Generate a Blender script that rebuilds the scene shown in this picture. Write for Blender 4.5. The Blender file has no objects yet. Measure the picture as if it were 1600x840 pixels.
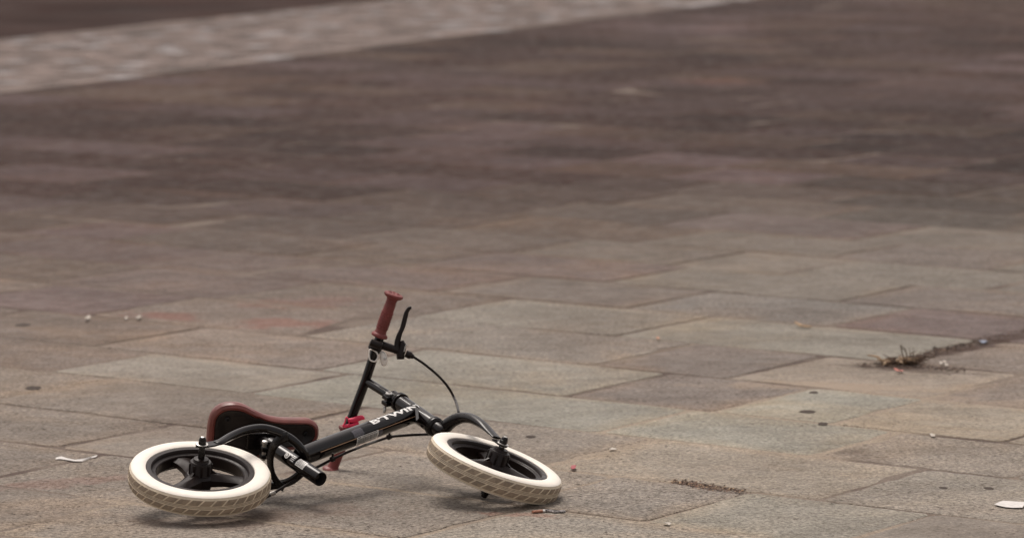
import bpy, bmesh, math, random
from mathutils import Vector, Matrix
from mathutils import noise as mnoise
rnd = random.Random(11)
PI = math.pi
S = bpy.context.scene
COL = S.collection
V = Vector

# ------------------------------------------------------------------ camera
F = 6400.0; CX, CY = 800.0, 420.0
PITCH = math.radians(6.3); H = 1.2702
cd = bpy.data.cameras.new('camera'); cam = bpy.data.objects.new('camera', cd); COL.objects.link(cam)
cam.location = (0, 0, H); cam.rotation_euler = (PI/2-PITCH, 0, 0)
cd.sensor_width = 36; cd.sensor_fit = 'HORIZONTAL'; cd.lens = F/1600*36
cd.clip_start = 0.1; cd.clip_end = 3000
cd.dof.use_dof = True; cd.dof.focus_distance = 7.42; cd.dof.aperture_fstop = 6.2; cd.dof.aperture_blades = 9
S.camera = cam
# ------------------------------------------------------------------ light
SUN_EL = math.radians(66)      # high, veiled sun behind the bike and a little left
EXPOSURE = 0.63
w = bpy.data.worlds.new('World'); S.world = w; w.use_nodes = True
nt = w.node_tree; nt.nodes.clear()
sky = nt.nodes.new('ShaderNodeTexSky'); sky.sky_type = 'NISHITA'; sky.sun_disc = False
sky.sun_elevation = SUN_EL; sky.sun_rotation = math.radians(-25); sky.dust_density = 4.0; sky.air_density = 1.2; sky.ozone_density = 0.6
hs = nt.nodes.new('ShaderNodeHueSaturation'); hs.inputs['Saturation'].default_value = 0.22     # overcast: nearly colourless cloud light
tn = nt.nodes.new('ShaderNodeMix'); tn.data_type = 'RGBA'; tn.blend_type = 'MULTIPLY'; tn.inputs['Factor'].default_value = 1
tn.inputs['B'].default_value = (1.0, 0.922, 0.872, 1)
bg = nt.nodes.new('ShaderNodeBackground'); bg.inputs['Strength'].default_value = 0.105
out = nt.nodes.new('ShaderNodeOutputWorld')
nt.links.new(sky.outputs[0], hs.inputs['Color']); nt.links.new(hs.outputs[0], tn.inputs['A'])
nt.links.new(tn.outputs['Result'], bg.inputs['Color']); nt.links.new(bg.outputs[0], out.inputs[0])
ld = bpy.data.lights.new('sun', 'SUN'); ld.energy = 1.1; ld.angle = math.radians(26); ld.color = (1.0, 0.94, 0.88)
sun = bpy.data.objects.new('sun', ld); COL.objects.link(sun)
az = math.radians(-25)                                     # sun stands behind the bike, a little left
sd = V((math.sin(az)*math.cos(SUN_EL), math.cos(az)*math.cos(SUN_EL), math.sin(SUN_EL)))
sun.rotation_euler = sd.to_track_quat('Z', 'Y').to_euler(); sun.location = (0, 0, 30)
S.view_settings.view_transform = 'Standard'; S.view_settings.look = 'None'
S.view_settings.exposure = EXPOSURE; S.view_settings.gamma = 1; S.view_settings.use_curve_mapping = False
try:
    S.cycles.use_denoising = True; S.cycles.denoiser = 'OPENIMAGEDENOISE'; S.cycles.max_bounces = 6
    S.cycles.filter_width = 1.5
except Exception: pass

# ------------------------------------------------------------------ pose of the bike (from the perspective of the photograph)
RIGHT = V((1, 0, 0)); UP = V((0, math.sin(PITCH), math.cos(PITCH))); BACK = V((0, -math.cos(PITCH), math.sin(PITCH)))
CAM = V((0, 0, H))
def c2w(c): return CAM + RIGHT*c[0] + UP*c[1] + BACK*c[2]
def d2w(c): return RIGHT*c[0] + UP*c[1] + BACK*c[2]
ZC = F/854
hub_c = V(((312-CX)/F*ZC, -(747-CY)/F*ZC, -ZC))
Rq = V((0, 0, -1)).rotation_difference(hub_c.normalized())
_nr = Rq @ V((.065, .911, .407)).normalized(); _nf = Rq @ V((.316, .917, .242)).normalized()
_x = Rq @ V((.973, .032, -.226)); _x = (_x - _nr*_x.dot(_nr)).normalized()
NR = d2w(_nr); NF0 = d2w(_nf); XB = d2w(_x); ZB = (NR.cross(XB))*1.0
ZB = XB.cross(-NR)
HUB = c2w(hub_c)
def P(x, n, z): return HUB + XB*x + NR*n + ZB*z            # x forward, n towards the bike's right side (which faces up), z towards its top
def ray(px, py): return (RIGHT*((px-CX)/F) - UP*((py-CY)/F) - BACK)
def onplane(px, py, p0, n): r = ray(px, py); return CAM + r*((p0-CAM).dot(n)/r.dot(n))
def FP(px, py, n=0.0): return onplane(px, py, P(0, n, 0), NR)
def depth(p): return -(p-CAM).dot(BACK)
def D(px, py, ref, dd=0.0):
    t = (depth(ref) if isinstance(ref, Vector) else ref) + dd
    return CAM + ray(px, py)*t
def G(px, py, z=0.0): return onplane(px, py, V((0, 0, z)), V((0, 0, 1)))

# ------------------------------------------------------------------ materials
def newmat(name):
    m = bpy.data.materials.new(name); m.use_nodes = True
    return m, m.node_tree, m.node_tree.nodes['Principled BSDF']
def N(t, kind, **kw):
    n = t.nodes.new('ShaderNode'+kind)
    for k, v in kw.items():
        if k in n.inputs.keys(): n.inputs[k].default_value = v
        else: setattr(n, k, v)
    return n
def mix(t, a, b, fac, bt='MIX'):
    m = t.nodes.new('ShaderNodeMix'); m.data_type = 'RGBA'; m.blend_type = bt
    for s, v in (('A', a), ('B', b), ('Factor', fac)):
        if hasattr(v, 'is_output'): t.links.new(v, m.inputs[s])
        elif s == 'Factor': m.inputs[s].default_value = v
        else: m.inputs[s].default_value = tuple(v)+(1,) if len(v) == 3 else v
    return m.outputs['Result']
def math_(t, op, a, b=None, c=None, clamp=False):
    m = t.nodes.new('ShaderNodeMath'); m.operation = op; m.use_clamp = clamp
    for i, v in enumerate((a, b, c)):
        if v is None: continue
        if hasattr(v, 'is_output'): t.links.new(v, m.inputs[i])
        else: m.inputs[i].default_value = v
    return m.outputs[0]
def remap(t, v, a, b, c=0.0, d=1.0):
    m = t.nodes.new('ShaderNodeMapRange'); m.interpolation_type = 'SMOOTHSTEP'
    t.links.new(v, m.inputs[0]); m.inputs[1].default_value = a; m.inputs[2].default_value = b; m.inputs[3].default_value = c; m.inputs[4].default_value = d
    return m.outputs[0]
def noise(t, scale, detail=3, rough=.55, dist=0.0, vec=None):
    n = t.nodes.new('ShaderNodeTexNoise'); n.inputs['Scale'].default_value = scale; n.inputs['Detail'].default_value = detail
    n.inputs['Roughness'].default_value = rough; n.inputs['Distortion'].default_value = dist
    if vec is not None: t.links.new(vec, n.inputs['Vector'])
    return n.outputs['Fac']
def bump(t, h, dist, strength=1.0, prev=None):
    b = t.nodes.new('ShaderNodeBump'); b.inputs['Distance'].default_value = dist; b.inputs['Strength'].default_value = strength
    t.links.new(h, b.inputs['Height'])
    if prev is not None: t.links.new(prev, b.inputs['Normal'])
    return b.outputs[0]
def geo(t): return t.nodes.new('ShaderNodeNewGeometry').outputs['Position']

def simple(name, col, rough=.5, metal=0.0, coat=0.0, var=0.12, vs=60, bmp=0.0, bs=400, spec=.5, dust=0.0):
    m, t, b = newmat(name)
    p = geo(t)
    c2 = tuple(c*(1-var*2) for c in col)
    c = mix(t, col, c2, remap(t, noise(t, vs, 4, vec=p), .35, .7))
    if dust > 0:
        c = mix(t, c, (.24, .2, .165), math_(t, 'MULTIPLY', remap(t, noise(t, 45, 5, .65, vec=p), .48, .72), dust))
    t.links.new(c, b.inputs['Base Color'])
    r = remap(t, noise(t, vs*1.7, 3, vec=p), .3, .75, rough*.85, min(1, rough*1.3)); t.links.new(r, b.inputs['Roughness'])
    b.inputs['Metallic'].default_value = metal; b.inputs['Coat Weight'].default_value = coat; b.inputs['Coat Roughness'].default_value = .08
    b.inputs['Specular IOR Level'].default_value = spec
    if bmp: t.links.new(bump(t, noise(t, bs, 3, vec=p), bmp), b.inputs['Normal'])
    return m
M = {}
M['paint'] = simple('black_gloss_paint', (.005, .003, .003), .08, coat=.0, spec=.38, dust=.0)
M['satin'] = simple('black_satin_paint', (.006, .004, .004), .24, coat=.0, spec=.3, dust=.008)
M['plastic'] = simple('dark_plastic', (.013, .0075, .0065), .38, bmp=.0002, spec=.24, dust=.015)
M['rim'] = simple('rim_plastic', (.015, .0085, .007), .34, bmp=.0001, spec=.19, dust=.015)
M['steel'] = simple('zinc_steel', (.62, .60, .57), .42, metal=1.0, var=.15, vs=300)
M['tyre_white'] = simple('tyre_white_rubber', (.86, .80, .71), .55, var=.02, vs=35, bmp=.00015, dust=.06)
M['tyre_cream'] = simple('tyre_cream_groove', (.70, .60, .46), .6, var=.08, vs=60, dust=.12)
M['tread'] = simple('dirty_tread_blocks', (.32, .25, .18), .8, var=.16, vs=90, bmp=.0003, dust=.4)
M['grip'] = simple('red_brown_grip_rubber', (.20, .038, .034), .55, var=.15, vs=60, bmp=.0006, bs=260, dust=.04)
M['saddle'] = simple('red_brown_leatherette', (.185, .045, .036), .36, var=.16, vs=25, bmp=.0003, bs=500, dust=.03)
M['saddle_base'] = simple('saddle_base_plastic', (.018, .013, .0115), .5, spec=.35, dust=.05)
M['pink'] = simple('pink_silicone', (.80, .03, .10), .4, var=.05)
M['clear'] = simple('milky_silicone', (.85, .80, .74), .25, var=.06)
M['white'] = simple('white_print', (.8, .78, .75), .4, var=.03)
M['label'] = simple('sticker_paper', (.80, .78, .74), .3, var=.04, vs=200)
M['ink'] = simple('label_ink', (.05, .045, .045), .4)
M['tan_reflection'] = simple('painted_tan_reflection', (.45, .27, .16), .35)  # colour of the tube's reflection between sky and ground
M['dark'] = simple('tube_inside', (.008, .006, .006), .7)

# ------------------------------------------------------------------ mesh helpers
class MB:
    """collects shapes into one bmesh; world coordinates"""
    def __init__(s): s.bm = bmesh.new(); s.mats = []
    def mi(s, m):
        if m not in s.mats: s.mats.append(m)
        return s.mats.index(m)
    def rings(s, rings, m, cap=(True, True), closed=False, smooth=True):
        k = s.mi(m); L = []
        for r in rings: L.append([s.bm.verts.new(p) for p in r])
        n = len(L[0]); R = range(len(L)) if closed else range(len(L)-1)
        for i in R:
            a, b = L[i], L[(i+1) % len(L)]
            for j in range(n):
                try:
                    f = s.bm.faces.new((a[j], a[(j+1) % n], b[(j+1) % n], b[j])); f.material_index = k; f.smooth = smooth
                except ValueError: pass
        if not closed:
            if cap[0]: f = s.bm.faces.new(L[0][::-1]); f.material_index = k
            if cap[1]: f = s.bm.faces.new(L[-1]); f.material_index = k
        return L
    def poly(s, pts, m, smooth=False):
        f = s.bm.faces.new([s.bm.verts.new(p) for p in pts]); f.material_index = s.mi(m); f.smooth = smooth; return f
    def prism(s, pts, ext, m, bev=0.0):
        """outline pts extruded by vector ext, edges optionally bevelled by insetting"""
        c = sum(pts, V((0, 0, 0)))/len(pts); e = ext.normalized()
        def sc(k): return [c+(p-c)*(1-k/max((p-c).length, 1e-6)) for p in pts]
        if bev: rs = [sc(bev), [p+e*bev for p in pts], [p+ext-e*bev for p in pts], [p+ext for p in sc(bev)]]
        else: rs = [pts, [p+ext for p in pts]]
        s.rings(rs, m, smooth=False)
    def build(s, name, parent=None, origin=None, shade=None):
        bmesh.ops.remove_doubles(s.bm, verts=s.bm.verts, dist=1e-6)
        bmesh.ops.recalc_face_normals(s.bm, faces=s.bm.faces)
        o0 = origin if origin is not None else V((0, 0, 0))
        for v in s.bm.verts: v.co -= o0
        me = bpy.data.meshes.new(name); s.bm.to_mesh(me); s.bm.free()
        for m in s.mats: me.materials.append(m)
        me.update()
        try: me.set_sharp_from_angle(angle=math.radians(38))
        except Exception: pass
        o = bpy.data.objects.new(name, me); COL.objects.link(o)
        if parent is not None: o.parent = parent
        po = V((0, 0, 0)); q = parent
        while q is not None: po += q.location; q = q.parent
        o.location = o0 - po
        return o
def cat(pts, sub=6):
    """Catmull-Rom through pts (tuples: Vector + scalars)"""
    n = len(pts); res = []
    for i in range(n-1):
        a, b, c, d = pts[max(i-1, 0)], pts[i], pts[i+1], pts[min(i+2, n-1)]
        for k in range(sub):
            u = k/sub
            f = lambda w, x, y, z: .5*((2*x)+(-w+y)*u+(2*w-5*x+4*y-z)*u*u+(-w+3*x-3*y+z)*u**3)
            res.append(tuple(f(a[j], b[j], c[j], d[j]) for j in range(len(b))))
    res.append(pts[-1]); return res
def frame_at(d, up):
    d = d.normalized(); a = up - d*up.dot(d)
    if a.length < 1e-5: a = d.orthogonal()
    a.normalize(); return a, d.cross(a)
def sweep(mb, pts, m, seg=14, up=NR, sub=6, cap=(True, True), smooth_path=True):
    """pts: (Vector, radius along up, radius sideways)"""
    pts = [(p[0], p[1], p[2] if len(p) > 2 else p[1]) for p in pts]
    if smooth_path and len(pts) > 2: pts = cat(pts, sub)
    rs = []
    for i, (p, ra, rb) in enumerate(pts):
        d = pts[min(i+1, len(pts)-1)][0]-pts[max(i-1, 0)][0]
        a, b = frame_at(d, up)
        rs.append([p+a*ra*math.cos(t)+b*rb*math.sin(t) for t in (2*PI*k/seg for k in range(seg))])
    return mb.rings(rs, m, cap)
def lathe(mb, p, d, prof, m, seg=28, up=None, closed=False, cap=(True, True)):
    """prof: (along d, radius)"""
    d = d.normalized(); a, b = frame_at(d, up or V((.3, .2, .9)))
    rs = [[p+d*h+(a*math.cos(t)+b*math.sin(t))*max(r, 1e-5) for t in (2*PI*k/seg for k in range(seg))] for h, r in prof]
    return mb.rings(rs, m, cap, closed)
def hexnut(mb, p, d, r, h, m, up=None):
    lathe(mb, p, d, [(0, r*.92), (h*.08, r), (h*.9, r), (h, r*.88)], m, seg=6, up=up)
def disc(mb, p, d, r, h, m, seg=24, bev=None):
    b = bev if bev is not None else min(h, r)*.2
    lathe(mb, p, d, [(0, r-b), (b, r), (h-b, r), (h, r-b)], m, seg)
def box(mb, c, ax, half, m, bev=.0008):
    x, y, z = [V(a).normalized()*h for a, h in zip(ax, half)]
    pts = [c-z-x-y, c-z+x-y, c-z+x+y, c-z-x+y]
    mb.prism(pts, z*2, m, bev)
def props(o, label=None, cat_=None, group=None, kind=None):
    if label: o['label'] = label
    if cat_: o['category'] = cat_
    if group: o['group'] = group
    if kind: o['kind'] = kind
    return o

# ------------------------------------------------------------------ GROUND
A_ = -V((-8500/F, 1, 0)).normalized(); B_ = V((4200/F, 1, 0)).normalized()
GS = H/1.273
def AB(a, b): return (A_*a + B_*b)*GS
det = A_.x*B_.y-A_.y*B_.x
def toAB(p): return ((p.x*B_.y-p.y*B_.x)/det, (A_.x*p.y-A_.y*p.x)/det)

def paving_material():
    m, t, b = newmat('worn_stone_slabs'); p = geo(t)
    tint = t.nodes.new('ShaderNodeAttribute'); tint.attribute_name = 'tint'
    ed = t.nodes.new('ShaderNodeAttribute'); ed.attribute_name = 'edge'
    c = tint.outputs['Color']; e = ed.outputs['Fac']
    # mottling of the stone at several sizes
    c = mix(t, c, (.56, .52, .50), 1.0, 'MULTIPLY') if False else c
    n1 = remap(t, noise(t, 2.6, 4, .6, .3, p), .33, .68, .86, 1.10)
    n2 = remap(t, noise(t, 22, 4, .65, 0, p), .3, .7, .88, 1.10)
    n3 = remap(t, noise(t, 105, 6, .85, 0, p), .34, .66, -1, 1)
    n3 = math_(t, 'ADD', math_(t, 'MULTIPLY', n3, math_(t, 'ADD', math_(t, 'MULTIPLY', tint.outputs['Alpha'], .36), .34)), 1.0)
    k = math_(t, 'MULTIPLY', math_(t, 'MULTIPLY', n1, n2), n3)
    kc = t.nodes.new('ShaderNodeCombineColor')
    for i in range(3): t.links.new(k, kc.inputs[i])
    c = mix(t, c, kc.outputs[0], 1.0, 'MULTIPLY')
    # warm dust lying in broad drifts, thicker towards joints
    dn = noise(t, 1.35, 6, .62, .6, p)
    dd = math_(t, 'ADD', remap(t, dn, .48, .70, 0, .5), math_(t, 'MULTIPLY', remap(t, e, 0, 1, 1, 0), remap(t, noise(t, 1.9, 4, vec=p), .42, .64, 0, .55)), clamp=True)
    c = mix(t, c, mix(t, c, (1.32, 1.16, .98), 1.0, 'MULTIPLY'), math_(t, 'MULTIPLY', dd, .9))
    # brown grime drifts
    gr = remap(t, noise(t, .8, 5, .6, .8, p), .5, .72, 0, .45)
    c = mix(t, c, mix(t, c, (.66, .56, .52), 1.0, 'MULTIPLY'), gr)
    # spills, soil washed into joints, scuffed patches: (end, end, half width, softness noise, colour, strength)
    def stain(c, p0, p1, hw, col, st, nz=.5, rag=9):
        p0, p1 = V((p0.x, p0.y, 0)), V((p1.x, p1.y, 0)); L = max((p1-p0).length, 1e-3); d = (p1-p0)/L; q = V((-d.y, d.x, 0)); m0 = (p0+p1)/2
        def dot(v, off, sc):
            n = t.nodes.new('ShaderNodeVectorMath'); n.operation = 'DOT_PRODUCT'; t.links.new(p, n.inputs[0]); n.inputs[1].default_value = v*sc
            return math_(t, 'SUBTRACT', n.outputs['Value'], off*sc)
        u = dot(d, m0.dot(d), 1/(L/2+hw)); v = dot(q, m0.dot(q), 1/hw)
        dist = math_(t, 'SQRT', math_(t, 'ADD', math_(t, 'MULTIPLY', u, u), math_(t, 'MULTIPLY', v, v)))
        dist = math_(t, 'ADD', dist, remap(t, noise(t, rag, 5, .65, vec=p), .3, .7, -nz, nz))
        return mix(t, c, col, remap(t, dist, .40, 1.1, st, 0))
    red = (.21, .075, .058); soil = (.062, .040, .032); warm = (.30, .23, .17)
    c = stain(c, G(425, 503), G(470, 504), .12, red, .38); c = stain(c, G(235, 490), G(275, 494), .09, red, .4)
    c = stain(c, G(0, 762), G(170, 745), .06, red, .22); c = stain(c, G(1110, 127), G(1140, 127), .22, (.16, .07, .045), .35)
    c = stain(c, G(430, 475), G(520, 470), .15, red, .22)
    c = stain(c, G(1130, 600), G(1440, 606), .10, warm, .5, .3); c = stain(c, G(1480, 628), G(1640, 632), .10, warm, .4)
    c = stain(c, G(1052, 752), G(1163, 768), .035, soil, .75, .5, 25)
    c = stain(c, G(1385, 571), G(1440, 573), .06, soil, .95, .35, 18); c = stain(c, G(1335, 571), G(1520, 583), .05, soil, .6, .5, 10)  # soil round the weed, darkened further to paint in the tuft's shadow
    c = stain(c, G(1430, 560), G(1640, 512), .06, soil, .95, .5, 12)
    c = stain(c, G(1310, 705), G(1380, 720), .05, soil, .30, .6, 16)
    c = stain(c, G(1200, 845), G(1420, 800), .06, soil, .10, .6, 9)
    c = stain(c, G(250, 815), G(520, 800), .12, (.13, .075, .055), .35, .4)
    c = stain(c, G(760, 802), G(870, 806), .03, (.25, .10, .065), .35, .5, 20)
    # pits, dark crumbs and pale chips
    pit = noise(t, 75, 3, .6, .5, p); pitm = remap(t, pit, .615, .68)
    pit2 = noise(t, 165, 2, .6, 0, p); pm2 = remap(t, pit2, .64, .71)
    clump = remap(t, noise(t, 3.1, 4, .6, .3, p), .47, .66)
    pits = math_(t, 'MULTIPLY', math_(t, 'MAXIMUM', pitm, pm2), math_(t, 'ADD', clump, math_(t, 'MULTIPLY', tint.outputs['Alpha'], .6)), clamp=True)
    c = mix(t, c, (.055, .038, .032), math_(t, 'MULTIPLY', pits, .85))
    chip = remap(t, noise(t, 120, 2, .5, 0, vec=p), .735, .77)
    c = mix(t, c, (.52, .46, .41), math_(t, 'MULTIPLY', chip, .6))
    # edges: sand-filled or dirty
    wn = noise(t, 55, 4, .65, vec=p)
    en = math_(t, 'ADD', e, remap(t, wn, .3, .7, -.10, .10))
    rim = remap(t, en, .05, .20, 1, 0)
    sandy = remap(t, noise(t, .95, 3, .5, .3, p), .46, .58)
    sp = t.nodes.new('ShaderNodeSeparateXYZ'); t.links.new(p, sp.inputs[0]); sandy = math_(t, 'MULTIPLY', sandy, remap(t, sp.outputs[1], 8.6, 10.5, 1, 0))
    grime = remap(t, noise(t, 3.3, 3, .5, .3, p), .40, .66, .0, .65)
    c = mix(t, c, mix(t, (.085, .060, .050), (.30, .245, .19), sandy), math_(t, 'MULTIPLY', rim, grime))
    t.links.new(c, b.inputs['Base Color'])
    t.links.new(remap(t, noise(t, 14, 3, vec=p), .3, .7, .55, .85), b.inputs['Roughness'])
    b.inputs['Specular IOR Level'].default_value = .05
    hgt = math_(t, 'SUBTRACT', math_(t, 'MULTIPLY', noise(t, 95, 4, .7, vec=p), .8), math_(t, 'MULTIPLY', pits, 1.1))
    nb = bump(t, noise(t, 11, 4, .6, vec=p), .006, .5)
    t.links.new(bump(t, hgt, .0035, .9, nb), b.inputs['Normal'])
    return m
M['slab'] = paving_material()
def fill_material():
    m, t, b = newmat('joint_sand_and_dirt'); p = geo(t)
    sandy = remap(t, noise(t, .95, 3, .5, .3, p), .46, .58)
    sp = t.nodes.new('ShaderNodeSeparateXYZ'); t.links.new(p, sp.inputs[0]); sandy = math_(t, 'MULTIPLY', sandy, remap(t, sp.outputs[1], 8.6, 10.5, 1, 0))
    c = mix(t, mix(t, (.112, .084, .071), (.185, .150, .125), remap(t, noise(t, 4.5, 3, vec=p), .4, .6)), (.30, .245, .19), sandy)
    k = remap(t, noise(t, 180, 4, .7, vec=p), .3, .7, .6, 1.25); kc = t.nodes.new('ShaderNodeCombineColor')
    for i in range(3): t.links.new(k, kc.inputs[i])
    c = mix(t, c, kc.outputs[0], 1, 'MULTIPLY'); t.links.new(c, b.inputs['Base Color']); b.inputs['Roughness'].default_value = .95; b.inputs['Specular IOR Level'].default_value = .1
    t.links.new(bump(t, noise(t, 240, 3, vec=p), .003), b.inputs['Normal'])
    return m
M['fill'] = fill_material()
M['cobble'] = None
def cobble_material():
    m, t, b = newmat('pale_cobbles'); p = geo(t)
    tint = t.nodes.new('ShaderNodeAttribute'); tint.attribute_name = 'tint'
    k = remap(t, noise(t, 30, 4, .7, vec=p), .3, .7, .75, 1.2); kc = t.nodes.new('ShaderNodeCombineColor')
    for i in range(3): t.links.new(k, kc.inputs[i])
    t.links.new(mix(t, tint.outputs['Color'], kc.outputs[0], 1, 'MULTIPLY'), b.inputs['Base Color']); b.inputs['Roughness'].default_value = .75; b.inputs['Specular IOR Level'].default_value = .15
    return m
M['cobble'] = cobble_material()
M['asphalt'] = simple('dark_road_surface', (.042, .023, .019), .9, var=.2, vs=.9, bmp=.004, bs=90, spec=.06)

def flat(name, pts, z, m, kind='structure'):
    mb = MB(); mb.poly([V((x, y, z)) for x, y in pts], m); return props(mb.build(name), kind=kind)
flat('ground', [(-600, -100), (600, -100), (600, 1500), (-600, 1500)], -.0013, M['fill'])

# band of cobbles: near edge through two ground points
e0 = V((-2.35, 18.75, 0)); e1 = V((1.70, 28.64, 0)); ed = (e1-e0).normalized(); en = V((-ed.y, ed.x, 0))     # en points away (left/far)
BW = 2.3
def side(p): return (p-e0).dot(en)
def clip(poly, lim):
    out = []
    for i in range(len(poly)):
        a, b = poly[i], poly[(i+1) % len(poly)]; sa, sb = side(a)-lim, side(b)-lim
        if sa <= 0: out.append(a)
        if sa*sb < 0: out.append(a+(b-a)*(sa/(sa-sb)))
    return out

ROWS = [4.0, 4.42, 4.82, 5.22, 5.62, 6.03, 6.42, 6.86, 7.25, 7.70, 8.18, 8.66, 9.12, 9.57]
JO = {5.22: [-4.76], 5.62: [-5.16, -4.10, -3.52], 6.03: [-5.30, -4.72, -4.15, -3.84, -3.44, -3.05], 6.42: [-5.86, -5.1, -4.34, -3.69, -3.2], 6.86: [-6.05, -5.45, -4.49, -3.96, -3.5],
      7.25: [-6.25, -5.55, -4.83, -4.44, -4.135, -3.72], 7.70: [-6.66, -5.95, -5.05, -4.68, -4.14], 8.18: [-7.24, -6.6, -5.95, -5.3, -4.49, -4.0], 8.66: [-6.9, -6.2, -5.58, -4.95, -4.3]}
while ROWS[-1] < 34: ROWS.append(ROWS[-1]+rnd.uniform(.40, .52))
r0 = ROWS[0]
while ROWS[0] > -1.5: ROWS.insert(0, ROWS[0]-rnd.uniform(.40, .46))
def stone_tint(a, b, q):
    """base colour of one slab, darker and browner with distance"""
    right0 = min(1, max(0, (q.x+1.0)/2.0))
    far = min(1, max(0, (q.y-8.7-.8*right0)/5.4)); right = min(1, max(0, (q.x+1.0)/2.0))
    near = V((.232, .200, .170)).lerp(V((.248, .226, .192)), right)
    far_tint = V((.036, .0185, .0150))  # tint that slabs fade to with distance
    c = near.lerp(far_tint, far**.8*.97)
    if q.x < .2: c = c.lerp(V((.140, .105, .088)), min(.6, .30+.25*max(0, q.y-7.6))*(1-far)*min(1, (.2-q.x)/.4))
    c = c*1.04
    r = rnd.random(); cl_ = mnoise.noise(V((q.x*.55, q.y*.33, 3.7)))        # slab tone drifts in loose groups
    if far < .35:
        if r < .2: c = c.lerp(V((.125, .098, .090)), rnd.uniform(.2, .55))
        elif r < .35: c = c*1.10
    else:
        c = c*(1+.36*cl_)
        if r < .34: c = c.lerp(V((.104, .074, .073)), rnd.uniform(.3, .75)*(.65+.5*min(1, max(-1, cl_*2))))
        elif r < .48: c = c.lerp(V((.095, .066, .050)), rnd.uniform(.25, .6))
        elif r < .62: c = c*.84
        if q.x > 1.3 and 12.3 < q.y < 17: c = c*.80
    return c*rnd.uniform(.92, 1.08)
SPECIAL = {(7.70, -5.05): (.145, .118, .108), (7.25, -4.83): (.145, .118, .108), (6.86, -4.49): (.242, .236, .200), (7.25, -4.44): (.252, .246, .208), (6.86, -5.45): (.232, .225, .192),
           (6.42, -4.34): (.265, .225, .180), (6.86, -3.96): (.2, .168, .14), (7.70, -4.68): (.225, .182, .145), (7.70, -4.14): (.155, .120, .102), (7.25, -5.55): (.225, .212, .182), (7.25, -4.135): (.25, .212, .165),
           (8.18, -4.49): (.135, .104, .09), (8.18, -5.3): (.215, .198, .168), (6.03, -3.84): (.235, .220, .186), (6.42, -3.69): (.215, .190, .16), (8.66, -4.3): (.165, .132, .122), (8.66, -4.95): (.14, .11, .102), (8.18, -5.95): (.205, .183, .155),
           (7.25, -6.25): (.19, .158, .136), (6.86, -6.05): (.225, .198, .168), (7.25, -3.72): (.24, .205, .165), (8.18, -4.0): (.14, .112, .098), (8.66, -5.58): (.165, .148, .132), (7.70, -5.95): (.205, .18, .155)}
def build_paving():
    bm = bmesh.new(); tl = bm.verts.layers.float_color.new('tint'); el = bm.verts.layers.float.new('edge')
    for i in range(len(ROWS)-1):
        b0, b1 = ROWS[i], ROWS[i+1]
        known = None
        for k in JO:
            if abs(k-b0) < .01: known = JO[k]
        js = sorted(known) if known else [-5.0+rnd.uniform(-.4, .4)]
        # which a-range is worth paving
        lo = -24; hi = 5
        while js[0] > lo: js.insert(0, js[0]-rnd.uniform(.38, .78))
        while js[-1] < hi: js.append(js[-1]+rnd.uniform(.38, .78))
        for j in range(len(js)-1):
            a0, a1 = js[j], js[j+1]; q = AB((a0+a1)/2, (b0+b1)/2)
            if not (2.5 < q.y < 46 and abs(q.x) < 2.2+q.y*.30): continue
            g = .0012+.0075*rnd.random()**1.3
            poly = [AB(a0+g, b0+g*.9), AB(a1-g, b0+g*.9), AB(a1-g, b1-g*.9), AB(a0+g, b1-g*.9)]
            if side(q) > -1: poly = clip(poly, -.012)
            if len(poly) < 3: continue
            poly = [p+V((rnd.uniform(-.004, .004), rnd.uniform(-.004, .004), 0)) for p in poly]
            c = sum(poly, V((0, 0, 0)))/len(poly)
            step = .035 if q.y < 10.5 else (.09 if q.y < 14 else .4)
            # outline with worn corners
            ol = []; n = len(poly)
            for k in range(n):
                p, pn = poly[k], poly[(k+1) % n]; L = (pn-p).length
                if L < 1e-3: continue
                dirn = (pn-p)/L; rc = min(.014, L*.2)
                m_ = max(1, int((L-2*rc)/step))
                for s_ in range(m_+1):
                    pt = p+dirn*(rc+(L-2*rc)*s_/m_)
                    if step < .3:
                        nz = mnoise.noise(pt*14+V((0, 0, i*3.1)))*.0060+mnoise.noise(pt*55+V((0, 0, j*7.7)))*.0022
                        chipn = mnoise.noise(pt*6+V((5, i, j)))
                        if chipn > .34: nz -= (chipn-.34)*.05
                        pt = pt+(pt-c).normalized()*nz
                    ol.append(pt)
            if len(ol) < 3: continue
            dz = max(-.0006, min(.0014, rnd.gauss(0, .0008))); tx, ty = rnd.gauss(0, .0014), rnd.gauss(0, .0014)
            zz = lambda p: dz+(p.x-c.x)*tx+(p.y-c.y)*ty
            key = None
            for kk, vv in SPECIAL.items():
                if abs(kk[0]-b0) < .01 and abs(kk[1]-a0) < .01: key = vv
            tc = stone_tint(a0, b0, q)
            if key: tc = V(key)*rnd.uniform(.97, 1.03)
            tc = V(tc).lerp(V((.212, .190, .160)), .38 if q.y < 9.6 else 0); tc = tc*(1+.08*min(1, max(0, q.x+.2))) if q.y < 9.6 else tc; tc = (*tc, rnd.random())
            def ring(inset, z, e):
                L = []
                for p in ol:
                    d = (c-p); l = d.length; pp = p+d/l*min(inset*1.25, l*.8)
                    v = bm.verts.new((pp.x, pp.y, z+zz(pp))); v[tl] = tc; v[el] = e; L.append(v)
                return L
            rs = [ring(0, -.012, 0), ring(.0005, -.0016, .0), ring(.004, -.0003, .12), ring(.012, 0, .25), ring(.075, 0, 1)]
            for r in range(len(rs)-1):
                for k in range(len(ol)):
                    f = bm.faces.new((rs[r][k], rs[r][(k+1) % len(ol)], rs[r+1][(k+1) % len(ol)], rs[r+1][k])); f.smooth = True
            f = bm.faces.new(rs[-1]); f.smooth = True
    me = bpy.data.meshes.new('pavement'); bm.to_mesh(me); bm.free(); me.materials.append(M['slab'])
    o = bpy.data.objects.new('pavement', me); COL.objects.link(o); props(o, kind='structure')
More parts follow.
